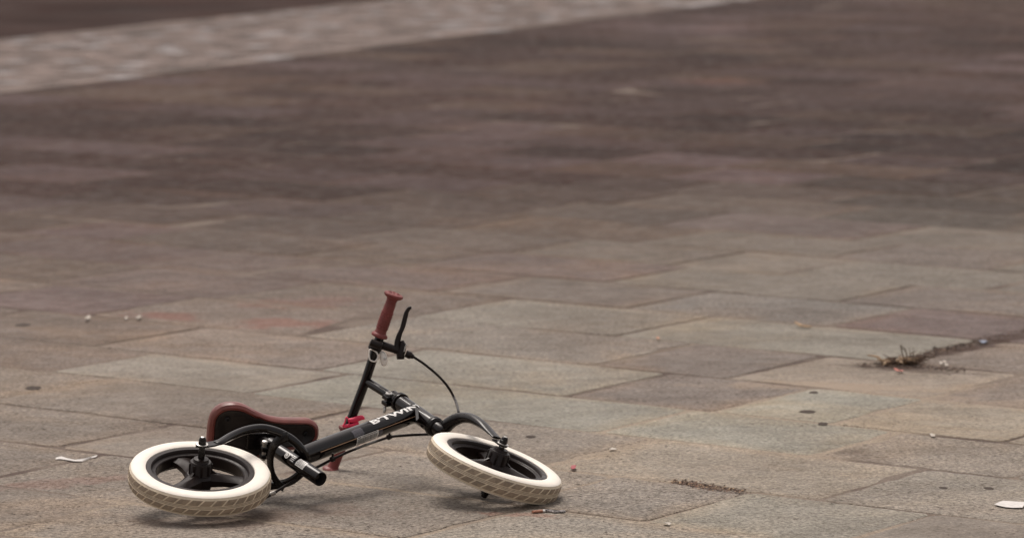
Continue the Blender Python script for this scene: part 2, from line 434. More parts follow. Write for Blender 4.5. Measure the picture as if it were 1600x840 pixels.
build_paving()

def build_band():
    bm = bmesh.new(); tl = bm.verts.layers.float_color.new('tint')
    def stone(s0, s1, t0, t1, tc, z=.004):
        g = .006; ps = [(s0+g, t0+g), (s1-g, t0+g), (s1-g, t1-g), (s0+g, t1-g)]
        W_ = lambda s, t_, z_: e0+ed*s+en*t_+V((0, 0, z_))
        lo = [bm.verts.new(W_(s, t_, -.01)) for s, t_ in ps]
        hi = [bm.verts.new(W_(s+(g if k in (0, 3) else -g)*1.2, t_+(g if k < 2 else -g)*1.2, z)) for k, (s, t_) in enumerate(ps)]
        for v in lo+hi: v[tl] = (*tc, 1)
        bm.faces.new(hi)
        for k in range(4): bm.faces.new((lo[k], lo[(k+1) % 4], hi[(k+1) % 4], hi[k]))
    rows = []; t_ = 0.0
    while t_ < BW:
        w_ = .16 if t_ == 0 else rnd.uniform(.11, .15)
        rows.append((t_, min(BW, t_+w_))); t_ += w_
    for ri, (t0, t1) in enumerate(rows):
        s = -16.0
        while s < 30:
            L = rnd.uniform(.12, .24) if ri else rnd.uniform(.2, .5)
            base = V((.185, .142, .124)) if ri else V((.18, .138, .12))
            k = rnd.uniform(.62, 1.2); r = rnd.random()
            if r < .10: k = rnd.uniform(1.05, 1.45); base = V((.215, .195, .19))
            elif r < .22: k = rnd.uniform(.5, .7)
            stone(s, s+L, t0, t1, base*k, .004+rnd.uniform(0, .004)); s += L
    me = bpy.data.meshes.new('cobbled_strip'); bm.to_mesh(me); bm.free(); me.materials.append(M['cobble'])
    props(bpy.data.objects.new('cobbled_strip', me), kind='structure'); COL.objects.link(bpy.data.objects['cobbled_strip'])
build_band()
mb = MB()
q = [e0+ed*-60+en*(BW+.01), e0+ed*400+en*(BW+.01), e0+ed*400+en*300, e0+ed*-60+en*300]
mb.poly([V((p.x, p.y, .003)) for p in q], M['asphalt']); props(mb.build('road'), kind='structure')

# ------------------------------------------------------------------ BALANCE BIKE
bike = bpy.data.objects.new('balance_bike', None); COL.objects.link(bike)
bike.location = V((P(.28, 0, .05).x, P(.28, 0, .05).y, 0)); bike.empty_display_size = .2
props(bike, "black child's balance bike with white tyres and red-brown saddle lying on its side", 'balance bike')
def part(mb, name, parent=None, label=None):
    o = mb.build(name, parent or bike)
    # give the part an origin of its own
    me = o.data; c = sum((v.co for v in me.vertices), V((0, 0, 0)))/max(1, len(me.vertices))
    for v in me.vertices: v.co -= c
    o.location = o.location + c
    if label: o['label'] = label
    return o

# --- wheels: local frame, axis = +Z (towards the bike's right side)
def wheel_mesh():
    R0 = .0995
    mb = MB(); O = V((0, 0, 0)); Z = V((0, 0, 1))
    # rim: closed profile
    prof = [(.0165, R0), (.0182, R0-.001), (.0185, R0-.003), (.0182, .0905), (.0165, .0888), (.012, .0878), (.0108, .0862), (.0105, .0815), (.009, .0800), (-.009, .0800), (-.0105, .0815), (-.0108, .0862), (-.012, .0878), (-.0165, .0888), (-.0182, .0905), (-.0185, R0-.003), (-.0165, R0)]
    lathe(mb, O, Z, prof, M['rim'], seg=96, up=V((1, 0, 0)), closed=True)
    # three broad spokes with a raised spine
    for k in range(3):
        an = math.radians(k*120); c, s = math.cos(an), math.sin(an); d = V((c, s, 0)); q_ = V((-s, c, 0))
        rs = []
        for r, hw, hz, sp in [(.012, .019, .009, .006), (.024, .0175, .0075, .0065), (.045, .0145, .006, .005), (.066, .0150, .0058, .0035), (.0815, .022, .0065, .001)]:
            p = d*r
            rs.append([p-q_*hw+Z*-hz, p+q_*hw+Z*-hz, p+q_*hw*1.0+Z*hz*.6, p+q_*hw*.35+Z*(hz+sp), p-q_*hw*.35+Z*(hz+sp), p-q_*hw*1.0+Z*hz*.6])
        mb.rings(rs, M['rim'], smooth=False)
        # gusset between spoke foot and drum
        mb.rings([[d*.020-q_*.002+Z*.010, d*.020+q_*.002+Z*.010, d*.020+q_*.002+Z*.020, d*.020-q_*.002+Z*.020],
                  [d*.036-q_*.0015+Z*.008, d*.036+q_*.0015+Z*.008, d*.036+q_*.0015+Z*.0105, d*.036-q_*.0015+Z*.0105]], M['rim'], smooth=False)
    return mb
def tyre_mesh():
    mb = MB(); O = V((0, 0, 0)); Z = V((0, 0, 1))
    side_ = [(.0165, .0993), (.0192, .1000), (.0208, .1030), (.0216, .110), (.0214, .117), (.0205, .1222), (.0188, .1258), (.0178, .1270)]
    # grooved shoulder, then the crown
    crown = [(.0170, .1267), (.0162, .1275), (.0125, .1290), (.0060, .1299), (0, .1301), (-.0060, .1299), (-.0125, .1290), (-.0162, .1275), (-.0170, .1267)]
    back = [(-h, r) for h, r in reversed(side_)]
    L = lathe(mb, O, Z, side_, M['tyre_white'], seg=120, up=V((1, 0, 0)), cap=(False, False))
    lathe(mb, O, Z, [side_[-1]]+crown+[back[0]], M['tyre_cream'], seg=120, up=V((1, 0, 0)), cap=(False, False))
    lathe(mb, O, Z, back, M['tyre_white'], seg=120, up=V((1, 0, 0)), cap=(False, False))
    lathe(mb, O, Z, [(-.0165, .0993), (0, .0985), (.0165, .0993)], M['tyre_cream'], seg=120, up=V((1, 0, 0)), cap=(False, False))
    def rad(h):
        pts = [(0, .1301), (.006, .1299), (.0125, .1290), (.0162, .1275), (.0170, .1267)]; h = abs(h)
        for (h0, r0), (h1, r1) in zip(pts, pts[1:]):
            if h <= h1: return r0+(r1-r0)*(h-h0)/(h1-h0)
        return .1267
    nb = 37
    for row in (1, -1):
        for k in range(nb):
            a0 = 2*PI*(k+.5*(row < 0))/nb; wd = 2*PI/nb*.83
            sk = .055*1.0     # slant
            hs_ = [.0036, .0070, .0104, .0138]
            lo, hi = [], []
            grid = []
            for h in hs_:
                rowp = []
                for s_ in (0, .33, .66, 1):
                    an = a0+wd*s_+.068*(h*row/.009)
                    rowp.append((an, h*row))
                grid.append(rowp)
            top = [[mb.bm.verts.new((math.cos(a)*(rad(h)+.0009), math.sin(a)*(rad(h)+.0009), h)) for a, h in g] for g in grid]
            mi = mb.mi(M['tread'])
            for i in range(3):
                for j in range(3):
                    f = mb.bm.faces.new((top[i][j], top[i][j+1], top[i+1][j+1], top[i+1][j])); f.material_index = mi; f.smooth = True
            per = [(i, 0) for i in range(4)]+[(3, j) for j in range(1, 4)]+[(i, 3) for i in (2, 1, 0)]+[(0, j) for j in (2, 1)]
            bot = [mb.bm.verts.new((math.cos(grid[i][j][0])*(rad(grid[i][j][1])-.001), math.sin(grid[i][j][0])*(rad(grid[i][j][1])-.001), grid[i][j][1])) for i, j in per]
            for k2 in range(len(per)):
                a, b_ = per[k2], per[(k2+1) % len(per)]
                f = mb.bm.faces.new((top[a[0]][a[1]], top[b_[0]][b_[1]], bot[(k2+1) % len(per)], bot[k2])); f.material_index = mb.mi(M['tyre_cream'])
    # central rib, two thin dirty lines
    for h in (.0013, -.0013):
        lathe(mb, O, Z, [(h-.0006, .1299), (h-.0005, .1305), (h+.0005, .1305), (h+.0006, .1299)], M['tread'], seg=120, up=V((1, 0, 0)), cap=(False, False))
    return mb
def hub_mesh():
    mb = MB(); O = V((0, 0, 0)); Z = V((0, 0, 1))
    lathe(mb, O, Z, [(-.020, .016), (-.020, .021), (-.009, .0225), (-.0085, .027), (.0060, .0270), (.0085, .0245), (.0100, .0235), (.0105, .0215), (.0115, .0208), (.0325, .0200), (.0345, .0185), (.0345, .0150), (.0350, .0145), (.0400, .0135), (.0405, .0085), (.0410, .0062)], M['plastic'], seg=48, up=V((1, 0, 0)))
    for k in range(9):
        an = 2*PI*k/9; d = V((math.cos(an), math.sin(an), 0)); q_ = V((-d.y, d.x, 0))
        box(mb, d*.0212+Z*.0215, (d, q_, Z), (.0006, .0020, .0100), M['plastic'], .0003)
    return mb
def axle_mesh(hi, lo):
    mb = MB(); O = V((0, 0, 0)); Z = V((0, 0, 1))
    lathe(mb, O, Z, [(-lo, .0042), (hi, .0042)], M['steel'], seg=16)
    lathe(mb, O, Z, [(.0405, .0062), (hi-.0175, .0060)], M['satin'], seg=20)
    return mb
def nut_mesh(sgn, hi):
    mb = MB(); Z = V((0, 0, sgn)); p = Z*(hi-.0145)*1.0
    lathe(mb, p-Z*.0015, Z, [(0, .0108), (.0012, .0112), (.0016, .0100)], M['steel'], seg=24)
    hexnut(mb, p, Z, .0080, .0070, M['satin'])
    lathe(mb, p+Z*.0068, Z, [(0, .0066), (.003, .0062), (.0055, .0050), (.0065, .003), (.0068, .0001)], M['satin'], seg=16)
    lathe(mb, p+Z*.0120, Z, [(0, .0036), (.0016, .0034), (.002, .002)], M['steel'], seg=12)
    return mb
def mk(mb, name, parent, mat_=None):
    o = mb.build(name); o.parent = parent
    if mat_ is not None: o.matrix_local = mat_
    return o
WH = P(0, 0, 0)
def basis(z, x):
    z = z.normalized(); x = (x-z*x.dot(z)).normalized(); y = z.cross(x)
    return Matrix((x, y, z)).transposed().to_4x4()
Tinv = Matrix.Translation(-bike.location)
SPIN_R = math.radians(-17)
wr = mk(wheel_mesh(), 'wheel', bike, Tinv @ Matrix.Translation(WH) @ basis(NR, XB) @ Matrix.Rotation(SPIN_R, 4, 'Z')); props(wr, label='rear wheel with three broad dark plastic spokes')
tr = mk(tyre_mesh(), 'tyre', wr); hb = mk(hub_mesh(), 'hub', wr)

# --- steering line and front wheel
HF = D(772, 731, P(.564, 0, .001))
ST = FP(574, 596)                                   # stem top, where it meets the bar
FS = (ST-HF).normalized()                           # up along the steering axis
NF = (NF0-FS*NF0.dot(FS)).normalized()
FF = NF.cross(FS)
if FF.dot(XB) < 0: FF = -FF
wf = wr.copy(); COL.objects.link(wf); wf.parent = bike
wf.matrix_local = Tinv @ Matrix.Translation(HF) @ basis(NF, XB) @ Matrix.Rotation(math.radians(-38), 4, 'Z')
wf['label'] = 'front wheel turned to one side, nearer the right edge of the bike'
for ch in (tr, hb):
    c = ch.copy(); COL.objects.link(c); c.parent = wf
for wheel_, hi, lo in ((wr, .084, .0700), (wf, .065, .061)):
    a = mk(axle_mesh(hi-.004, lo-.004), 'axle', wheel_)
    mk(nut_mesh(1, hi), 'axle_nut', wheel_); mk(nut_mesh(-1, lo), 'axle_nut', wheel_)

# --- frame
TUBE0, TUBE1 = FP(486, 706.5), FP(646, 646.5)
tdir = (TUBE1-TUBE0).normalized(); RT = .0188
HT0, HT1 = FP(626, 629), FP(677, 664.5)             # head tube upper and lower end
hdir = (HT0-HT1).normalized()
SO, SC = FP(501, 748), FP(425, 697.5)               # seat tube open end, clamp end
sdir = (SC-SO).normalized()
mb = MB()
back_end = TUBE0-tdir*.030; front_end = TUBE1+tdir*.006
sweep(mb, [(back_end, RT*.96), (TUBE0, RT), (TUBE1, RT*.93), (front_end, RT*.9)], M['paint'], seg=48, smooth_path=False)
# painted reflection line running along the lower flank
side_t = tdir.cross(NR).normalized()
if side_t.dot(UP) > 0: side_t = -side_t             # towards the underside as seen
# weld beads at the head tube and the gusset plate
lathe(mb, TUBE1+tdir*.0005, tdir, [(-.0035, RT*.94), (-.001, RT*1.02), (.002, RT*1.03), (.004, RT*.95)], M['paint'], seg=36)
frame = part(mb, 'frame_tube')
def tube_pt(s, phi, rr):                            # s metres from TUBE0, phi angle from the seen lower flank (0) over NR (90)...
    return TUBE0+tdir*s+(side_t*math.cos(phi)+NR*math.sin(phi))*rr
LT = (TUBE1-TUBE0).length
mb = MB()
for (s0, s1) in ((.006, LT-.006),):
    rs = []
    for i in range(25):
        s_ = s0+(s1-s0)*i/24; rr = RT*(1-.07*max(0, s_/LT))+.0004
        rs.append([tube_pt(s_, math.radians(15), rr-.0004), tube_pt(s_, math.radians(15.5), rr), tube_pt(s_, math.radians(18.5), rr), tube_pt(s_, math.radians(19), rr-.0004)])
    mb.rings(rs, M['tan_reflection'], smooth=True)  # thin strip painting the tan reflection onto the gloss tube
part(mb, 'reflection_line', frame)

# lettering wrapped onto the tube
cu = bpy.data.curves.new('lettering', 'FONT'); cu.body = "B'TWIN"; cu.size = 1; cu.offset = .035; cu.resolution_u = 3
to = bpy.data.objects.new('lettering_tmp', cu); COL.objects.link(to)
bpy.context.view_layer.update()
tme = bpy.data.meshes.new_from_object(to); bpy.data.objects.remove(to)
tb = bmesh.new(); tb.from_mesh(tme); bmesh.ops.triangulate(tb, faces=tb.faces)
for _ in range(2):
    bmesh.ops.subdivide_edges(tb, edges=[e for e in tb.edges if e.calc_length() > .12], cuts=1)
    bmesh.ops.triangulate(tb, faces=[f for f in tb.faces if len(f.verts) > 3])
xs = [v.co.x for v in tb.verts]; ys = [v.co.y for v in tb.verts]; x0, x1, y0, y1 = min(xs), max(xs), min(ys), max(ys)
# the photograph's baseline runs from (563,667) to (635,640)
sB = (FP(564, 667)-TUBE0).dot(tdir); sN = (FP(637, 640)-TUBE0).dot(tdir)
for v in tb.verts:
    u = (v.co.x-x0)/(x1-x0); h = (v.co.y-y0)/(y1-y0)
    s_ = sB+(sN-sB)*u + .003*h*0
    phi = math.radians(60+41*h)                   # over the crest of the tube
    rr = RT*(1-.07*s_/LT)+.0006
    v.co = tube_pt(s_, phi, rr)
tb.faces.ensure_lookup_table()
mb = MB(); mb.bm.free(); mb.bm = tb; mb.mats = [M['white']]
for f in tb.faces: f.material_index = 0; f.smooth = True
part(mb, 'lettering', frame)

# barcode sticker under clear tape
def wrapped(mb, s0, s1, p0, p1, m, rr_add, ns=8, np_=6):
    g = [[tube_pt(s0+(s1-s0)*i/ns, math.radians(p0+(p1-p0)*j/np_), RT*(1-.07*max(0, (s0+(s1-s0)*i/ns))/LT)+rr_add) for j in range(np_+1)] for i in range(ns+1)]
    vs = [[mb.bm.verts.new(p) for p in r] for r in g]; k = mb.mi(m)
    for i in range(ns):
        for j in range(np_):
            f = mb.bm.faces.new((vs[i][j], vs[i+1][j], vs[i+1][j+1], vs[i][j+1])); f.material_index = k; f.smooth = True
def s_at(px, py): return (FP(px, py)-TUBE0).dot(tdir)
a0, a1 = s_at(549, 685), s_at(582, 672)
mb = MB(); wrapped(mb, a0, a1, -42, 21, M['label'], .0006, 10, 12)
x = a0+.002
while x < a1-.003:
    wd = rnd.choice([.0005, .0008, .0012]); wrapped(mb, x, x+wd, -20, 10, M['ink'], .0009, 1, 6); x += wd+rnd.choice([.0006, .0009, .0013])
wrapped(mb, a0+.002, a0+.012, 13, 18, M['ink'], .0009, 3, 2); wrapped(mb, a0+.015, a1-.004, 14, 18, M['ink'], .0009, 3, 2); wrapped(mb, a0+.004, a1-.006, -32, -27, M['ink'], .0009, 3, 2)
part(mb, 'barcode_sticker', frame)
mt, tt, bb = newmat('clear_tape'); bb.inputs['Base Color'].default_value = (.16, .15, .17, 1); bb.inputs['Roughness'].default_value = .25; bb.inputs['Alpha'].default_value = .55
mt2 = mt
mb = MB(); wrapped(mb, a0-.006, a0+.022, 22, 72, mt2, .0008); part(mb, 'clear_tape', frame)
mb = MB(); wrapped(mb, a1+.001, a1+.012, -30, 16, mt2, .0008); part(mb, 'clear_tape', frame)

# head tube with rings and gusset
mb = MB()
lathe(mb, HT1, hdir, [(0, .0165), ((HT0-HT1).length, .0160)], M['paint'], seg=40)
g0 = TUBE1+tdir*-.012
part(mb, 'head_tube')
mb = MB()
gp = [FP(648, 640, .012), FP(653, 640, .012), FP(654, 657, .012), FP(650, 661, .012)]
mb.prism(gp, NR*.005, M['satin'], .0008); part(mb, 'gusset')
for (p, d, nm) in ((HT0, hdir, 'headset_ring'), (HT1, -hdir, 'headset_ring')):
    mb = MB(); lathe(mb, p-d*.002, d, [(0, .0170), (.0008, .0190), (.0042, .0192), (.0055, .0178), (.0062, .0190), (.0095, .0188), (.011, .0165), (.0135, .0150)], M['satin'], seg=40); part(mb, nm)
# stem and its clamp
mb = MB()
s1_ = HT0+hdir*.010
sweep(mb, [(ST-hdir*.001, .0085), (ST+(s1_-ST)*.5, .0085), (s1_, .0085)], M['paint'], seg=28, smooth_path=False)
part(mb, 'stem')
mb = MB(); cpos = HT0+hdir*.026
lathe(mb, cpos-hdir*.017, hdir, [(0, .0125), (.001, .0138), (.021, .0138), (.022, .0125)], M['satin'], seg=32)
side_c = hdir.cross(NR).normalized()
if side_c.dot(UP) > 0: side_c = -side_c
ear = cpos+side_c*.017-hdir*.006
box(mb, ear+NR*.006, (hdir, side_c, NR), (.009, .008, .004), M['satin'], .0012); box(mb, ear-NR*.006, (hdir, side_c, NR), (.009, .008, .004), M['satin'], .0012)
part(mb, 'stem_clamp')
mb = MB(); bp = cpos+NR*.0125+hdir*-.004
lathe(mb, D(608, 616, cpos, -.013), NR, [(-.006, .0062), (0, .0062), (.0005, .0070), (.003, .0072), (.0045, .0055), (.0046, .0034), (.002, .003)], M['steel'], seg=20); 
sweep(mb, [(D(601, 634, cpos, -.008), .003), (D(601, 641, cpos, -.008), .0036), (D(600, 645, cpos, -.008), .0028)], M['steel'], seg=12); part(mb, 'clamp_bolt')

# seat tube (open at the low end), stickers, clamp, post
mb = MB(); LS = (SC-SO).length; RS = .0138
lathe(mb, SO, sdir, [(LS, RS), (.001, RS), (0, RS-.0004), (0, RS-.0016), (.001, RS-.002)], M['paint'], seg=40, cap=(True, False))
lathe(mb, SO, sdir, [(.001, RS-.002), (.05, RS-.002)], M['dark'], seg=40, cap=(False, True))
lathe(mb, SO+sdir*.010, sdir, [(0, .0045), (.03, .0045)], M['satin'], seg=16)
seat_tube = part(mb, 'seat_tube')
sside = sdir.cross(NR).normalized()
if sside.dot(UP) > 0: sside = -sside
def stp(s, phi, rr): return SO+sdir*s+(sside*math.cos(phi)+NR*math.sin(phi))*rr
def swrap(mb, s0, s1, p0, p1, m, add, ns=6, np_=8):
    vs = [[mb.bm.verts.new(stp(s0+(s1-s0)*i/ns, math.radians(p0+(p1-p0)*j/np_), RS+add)) for j in range(np_+1)] for i in range(ns+1)]; k = mb.mi(m)
    for i in range(ns):
        for j in range(np_):
            f = mb.bm.faces.new((vs[i][j], vs[i+1][j], vs[i+1][j+1], vs[i][j+1])); f.material_index = k; f.smooth = True
sq = lambda px, py: (FP(px, py)-SO).dot(sdir)
s0, s1 = sq(482, 735), sq(470, 727)
mb = MB(); swrap(mb, s0, s1, 20, 88, M['label'], .0005)
for k in range(6):
    pa = 28+k*9; swrap(mb, s0+.002, s1-.002-(k % 2)*.003, pa, pa+3.0, M['ink'], .0008, 3, 2)
part(mb, 'info_sticker', seat_tube)
s2, s3 = sq(467, 725), sq(461, 721)
mb = MB(); swrap(mb, s2, s3, 22, 85, M['ink'], .0005)
for k in range(4): swrap(mb, s2+.0015, s3-.0015, 28+k*14, 34+k*14, M['label'], .0008, 2, 2)
part(mb, 'small_print_sticker', seat_tube)
s4 = sq(455.5, 717)
mb = MB()
def rdisc(rad_, m, add, hole=0):
    vs = []; n = 24
    for k in range(n):
        t = 2*PI*k/n; vs.append(mb.bm.verts.new(stp(s4+math.cos(t)*rad_, math.radians(48)+math.sin(t)*rad_/RS, RS+add)))
    cv = mb.bm.verts.new(stp(s4, math.radians(48), RS+add)); kk = mb.mi(m)
    for k in range(n): f = mb.bm.faces.new((cv, vs[k], vs[(k+1) % n])); f.material_index = kk; f.smooth = True
rdisc(.0062, M['label'], .0005); rdisc(.0040, M['ink'], .0008); rdisc(.0028, M['label'], .0011)
part(mb, 'round_sticker', seat_tube)
# clamp at the upper end with its bolt across
mb = MB()
lathe(mb, SC-sdir*.010, sdir, [(0, RS+.001), (.001, RS+.0028), (.016, RS+.0028), (.017, RS+.001)], M['satin'], seg=36)
cl = D(412, 699, SC, -.005)
box(mb, D(415, 692, SC, -.008), (sdir, sside, NR), (.006, .008, .0045), M['satin'], .001); box(mb, D(413, 712, SC, -.002), (sdir, sside, NR), (.006, .008, .0045), M['satin'], .001)
box(mb, D(428, 690, SC, -.010), (XB, ZB, NR), (.016, .004, .0022), M['satin'], .0008)
part(mb, 'seat_clamp')
mb = MB(); pb = D(411.5, 718, SC, -.010)
lathe(mb, pb, NR, [(0, .0040), (.034, .0040)], M['steel'], seg=16)
lathe(mb, pb+NR*.004, NR, [(0, .0062), (.006, .0066), (.007, .0058)], M['satin'], seg=20)
lathe(mb, pb+NR*.018, NR, [(0, .0062), (.008, .0070), (.009, .0060)], M['satin'], seg=20)
hexnut(mb, pb+NR*.0325, NR, .0056, .0050, M['steel']); lathe(mb, pb+NR*.037, NR, [(0, .0042), (.002, .0050), (.0028, .003)], M['steel'], seg=16)
part(mb, 'clamp_bolt')
mb = MB(); lathe(mb, SC-sdir*.02, sdir, [(0, .0115), (.052, .0115)], M['satin'], seg=28)
spt = SC+sdir*.034
box(mb, spt, (XB, NR, ZB), (.030, .017, .006), M['satin'], .002); part(mb, 'seat_post')
# rear stays: arched tubes from the dropouts round the wheel to the seat tube
def stay(sg, name='stay'):
    mb = MB()
    pts = [((.026, .0665, .006), .0030, .0080), ((.0385, .0660, .014), .0052, .0078), ((.0645, .0640, .042), .0076, .0078), ((.0985, .0620, .070), .0080, .0080), ((.134, .0590, .084), .0080, .0080),
           ((.162, .0540, .076), .0080, .0080), ((.185, .0440, .065), .0080, .0080), ((.202, .0290, .059), .0080, .0080), ((.2135, .0120, .0575), .0080, .0080), ((.2150, .002, .0575), .0078, .0078)]
    sweep(mb, [(P(p[0], p[1]*sg, p[2]), a, b) for p, a, b in pts], M['paint'], seg=24, up=NR*1.0)
    o = part(mb, name)
    kx = 1
    # flattened dropout plate with open slot
    mb = MB()
    dz = (.0665 if sg > 0 else .0575)*sg
    ol = [(-.013, -.0035), (-.010, .0075), (.0, .0095), (.012, .0110), (.026, .0150), (.036, .0215), (.043, .0140), (.034, .0020), (.022, -.0055), (.010, -.0085), (-.002, -.0085), (-.013, -.0055), (-.0125, -.004), (-.004, -.0038), (0, -.0028)]
    mb.prism([P(x_, dz-.0016*sg, z_) for x_, z_ in ol], NR*(.0032*sg), M['satin'], 0)
    part(mb, 'dropout', o); return o
stay(1); stay(-1)
# flat bridge bent round the front of the wheel between the stays
mb = MB(); br = [(.178, .052, .060), (.168, .046, .066), (.157, .030, .074), (.1525, .010, .078), (.1525, -.010, .078), (.157, -.030, .072), (.168, -.046, .064), (.178, -.052, .058)]
sweep(mb, [(P(*p), .0030, .0095) for p in br], M['satin'], seg=16, up=(XB+ZB*.45).normalized(), sub=5)
part(mb, 'stay_bridge')

# saddle: x along the bike, outline half widths, domed top away from the viewer
SZ = .183
out_n = [(.060, 0), (.0605, .020), (.066, .044), (.080, .060), (.100, .0665), (.122, .0625), (.145, .0500), (.170, .0385), (.195, .0330), (.225, .0305), (.250, .0280), (.264, .0200), (.2705, .010), (.272, 0)]
oc = cat([(V((x_, y_, 0)),) for x_, y_ in out_n], 4); oc = [c_[0] for c_ in oc]
ring2 = oc+[V((v.x, -v.y, 0)) for v in reversed(oc[1:-1])]
def sz_off(x_): return .006*math.sin((x_-.06)/.212*PI*1.0)*-1 + (.010 if x_ < .1 else 0)*((.1-x_)/.04 if x_ < .1 else 0)
cx0 = .155
def sring(inset, z):
    r = []
    for v in ring2:
        inset_ = inset*(1.45 if inset < .03 and z < .0045 and v.x < .15 else 1.0)
        c0 = V((min(max(v.x, .105), .24), 0, 0)); d = v-c0; l = max(d.length, 1e-6); k = max(0, (l-inset_))/l
        q_ = c0+d*k; r.append(P(q_.x, q_.y, SZ+z+sz_off(v.x)))
    return r
mb = MB()
mb.rings([sring(.0085, .003), sring(.0075, -.001), sring(.004, -.0028), sring(.0005, .001), sring(-.001, .009), sring(.0005, .017), sring(.006, .025), sring(.016, .031), sring(.030, .034)], M['saddle'], cap=(False, True))
saddle = part(mb, 'saddle')
mb = MB()
mb.rings([sring(.040, .006), sring(.030, .004), sring(.016, .002), sring(.0115, -.0015), sring(.0085, -.0012), sring(.0083, .004)], M['saddle_base'], cap=(True, False)); sb = part(mb, 'saddle_base', saddle)
for x_, y_ in ((.246, .0), (.092, .035), (.092, -.035)):
    mb = MB()
    lathe(mb, P(x_, y_, SZ+.012), -ZB, [(0, .0042), (.0125, .0044), (.0132, .0030), (.0105, .0026)], M['dark'], seg=18)
    part(mb, 'saddle_screw', saddle)

# fork
mb = MB(); HL = (HT1-HF).length
def Ff(u, n, f): return HT1-FS*u+NF*n+FF*f        # u metres below the head tube
crown = [((.006, 0, 0), .012, .012), ((.020, 0, 0), .0125, .0125)]
lathe(mb, HT1, -FS, [(.004, .013), (.030, .0125), (.036, .009)], M['satin'], seg=28)
AX = .0470
def blade(sg):
    # way-points read off the photograph for the upper blade, mirrored for the lower one
    ref = [(695, 667, .018, .010), (702, 661, .026, .020), (712, 655, .040, .032), (724, 652, .055, .041), (738, 654, .085, .047), (752, 662, .120, .049), (765, 673, .155, .048), (776, 683.5, .188, .047)]
    rad_ = [(.0125, .0125), (.0125, .0125), (.0115, .0115), (.0105, .0110), (.0095, .0110), (.0078, .0115), (.0048, .0115), (.0026, .0100)]
    pts = []
    for (px, py, u, n), r in zip(ref, rad_):
        p = D(px, py, Ff(u, n, 0)); q_ = p-HT1
        u2, n2, f2 = -q_.dot(FS), q_.dot(NF), q_.dot(FF)
        pts.append((Ff(u2, n2*sg, f2), r[0], r[1]))
    sweep(mb, [(Ff(.012, 0, 0), .010)]+pts, M['satin'], seg=24, up=NF)
    c = HF+NF*AX*sg
    up_ = (pts[-1][0]-c); up_ = (up_-NF*up_.dot(NF)).normalized(); sd_ = up_.cross(NF)
    ol = [c-up_*.010+sd_*.003, c-up_*.010-sd_*.003, c-up_*.006-sd_*.008, c-sd_*.0092, c+up_*.010-sd_*.0090, c+up_*.026-sd_*.0085, c+up_*.026+sd_*.0085, c+up_*.010+sd_*.0090, c+sd_*.0092, c-up_*.006+sd_*.008]
    mb.prism([o_-NF*.0016*sg for o_ in ol], NF*.0032*sg, M['satin'])
blade(1); blade(-1)
part(mb, 'fork')

# handlebar
BT = D(616, 458, ST+NF*.17); BB = D(517.5, 738, ST-NF*.17); bdir = (BT-BB).normalized()
def onbar(px, py):      # nearest bar point to that pixel's ray, by projection of height along the bar
    q_ = D(px, py, ST); best = min((((CAM+ (BB+(BT-BB)*(k/400)-CAM)) , k) for k in range(401)), key=lambda c_: abs((c_[0]-CAM).dot(UP)/depth(c_[0])-(-(py-CY)/F)))
    return best[0]
mb = MB(); sweep(mb, [(onbar(613, 470), .0092), (ST+(onbar(574, 596)-ST)*.5, .0092), (onbar(520, 730), .0092)], M['paint'], seg=28, smooth_path=False); bar = part(mb, 'handlebar')
def grip(p0, p1):
    mb = MB(); d = (p1-p0); L = d.length; d.normalize()
    pr = [(0, .0135), (.001, .0158), (.0035, .0165), (.0065, .0155), (.009, .0120), (.014, .0108)]
    pr += [(.018, .0112), (.030, .0116), (L*.55, .0113), (L*.75, .0106), (L-.014, .0102), (L-.010, .0118), (L-.0075, .0165), (L-.005, .0190), (L-.002, .0194), (L, .0180), (L+.0012, .014), (L+.0008, .006), (L-.001, .003)]
    lathe(mb, p0, d, pr, M['grip'], seg=36)
    a, b_ = frame_at(d, V((.3, .2, .9)))
    for i in range(7):                              # small moulded nubs and letters round the grip
        for k in range(12):
            t = 2*PI*(k+.5*(i % 2))/12; h = .020+i*.0052; c = p0+d*h+(a*math.cos(t)+b_*math.sin(t))*.0114
            nn = (a*math.cos(t)+b_*math.sin(t)); lathe(mb, c-nn*.0008, nn, [(0, .0018), (.0014, .0014), (.0018, .0007)], M['grip'], seg=8)
    for k in range(8):
        t = 2*PI*k/8; nn = a*math.cos(t)+b_*math.sin(t); lathe(mb, p1+nn*.010+d*.0005, d, [(0, .0026), (.0014, .002), (.0018, .001)], M['grip'], seg=8)
    return part(mb, 'grip', bar)
grip(onbar(594.5, 526), onbar(616, 459)); grip(onbar(541, 667), onbar(517, 737))
# brake lever
bc = onbar(590, 541)
mb = MB()
lathe(mb, bc-bdir*.007, bdir, [(0, .0125), (.001, .0135), (.014, .0135), (.015, .0125)], M['plastic'], seg=28)
pA, pB = D(578.5, 534.5, bc, -.020), D(598, 541, bc, -.020)
lathe(mb, pA, pB-pA, [(0, .0060), (.0012, .0078), (.022, .0078), (.024, .0060)], M['plastic'], seg=24)
pC, pD = D(594, 538, bc, .0), D(626, 549, bc, .002)
sweep(mb, [(pC, .0085, .009), (D(614, 544.5, bc, .002), .0080, .008), (pD, .0075, .008)], M['plastic'], seg=16, up=bdir)
sweep(mb, [(D(626, 561, bc, 0), .007, .009), (D(626, 552, bc, 0), .0080, .0095), (D(629, 541, bc, 0), .0070, .008), (D(627, 532, bc, 0), .0045, .0055)], M['plastic'], seg=18, up=XB)
lathe(mb, D(634, 552, bc, 0), (D(648, 558, bc, 0)-D(634, 552, bc, 0)), [(0, .0075), (.005, .0068), (.0055, .0075), (.011, .0072), (.012, .0055), (.017, .004)], M['plastic'], seg=20)
lev = part(mb, 'brake_lever')
mb = MB()
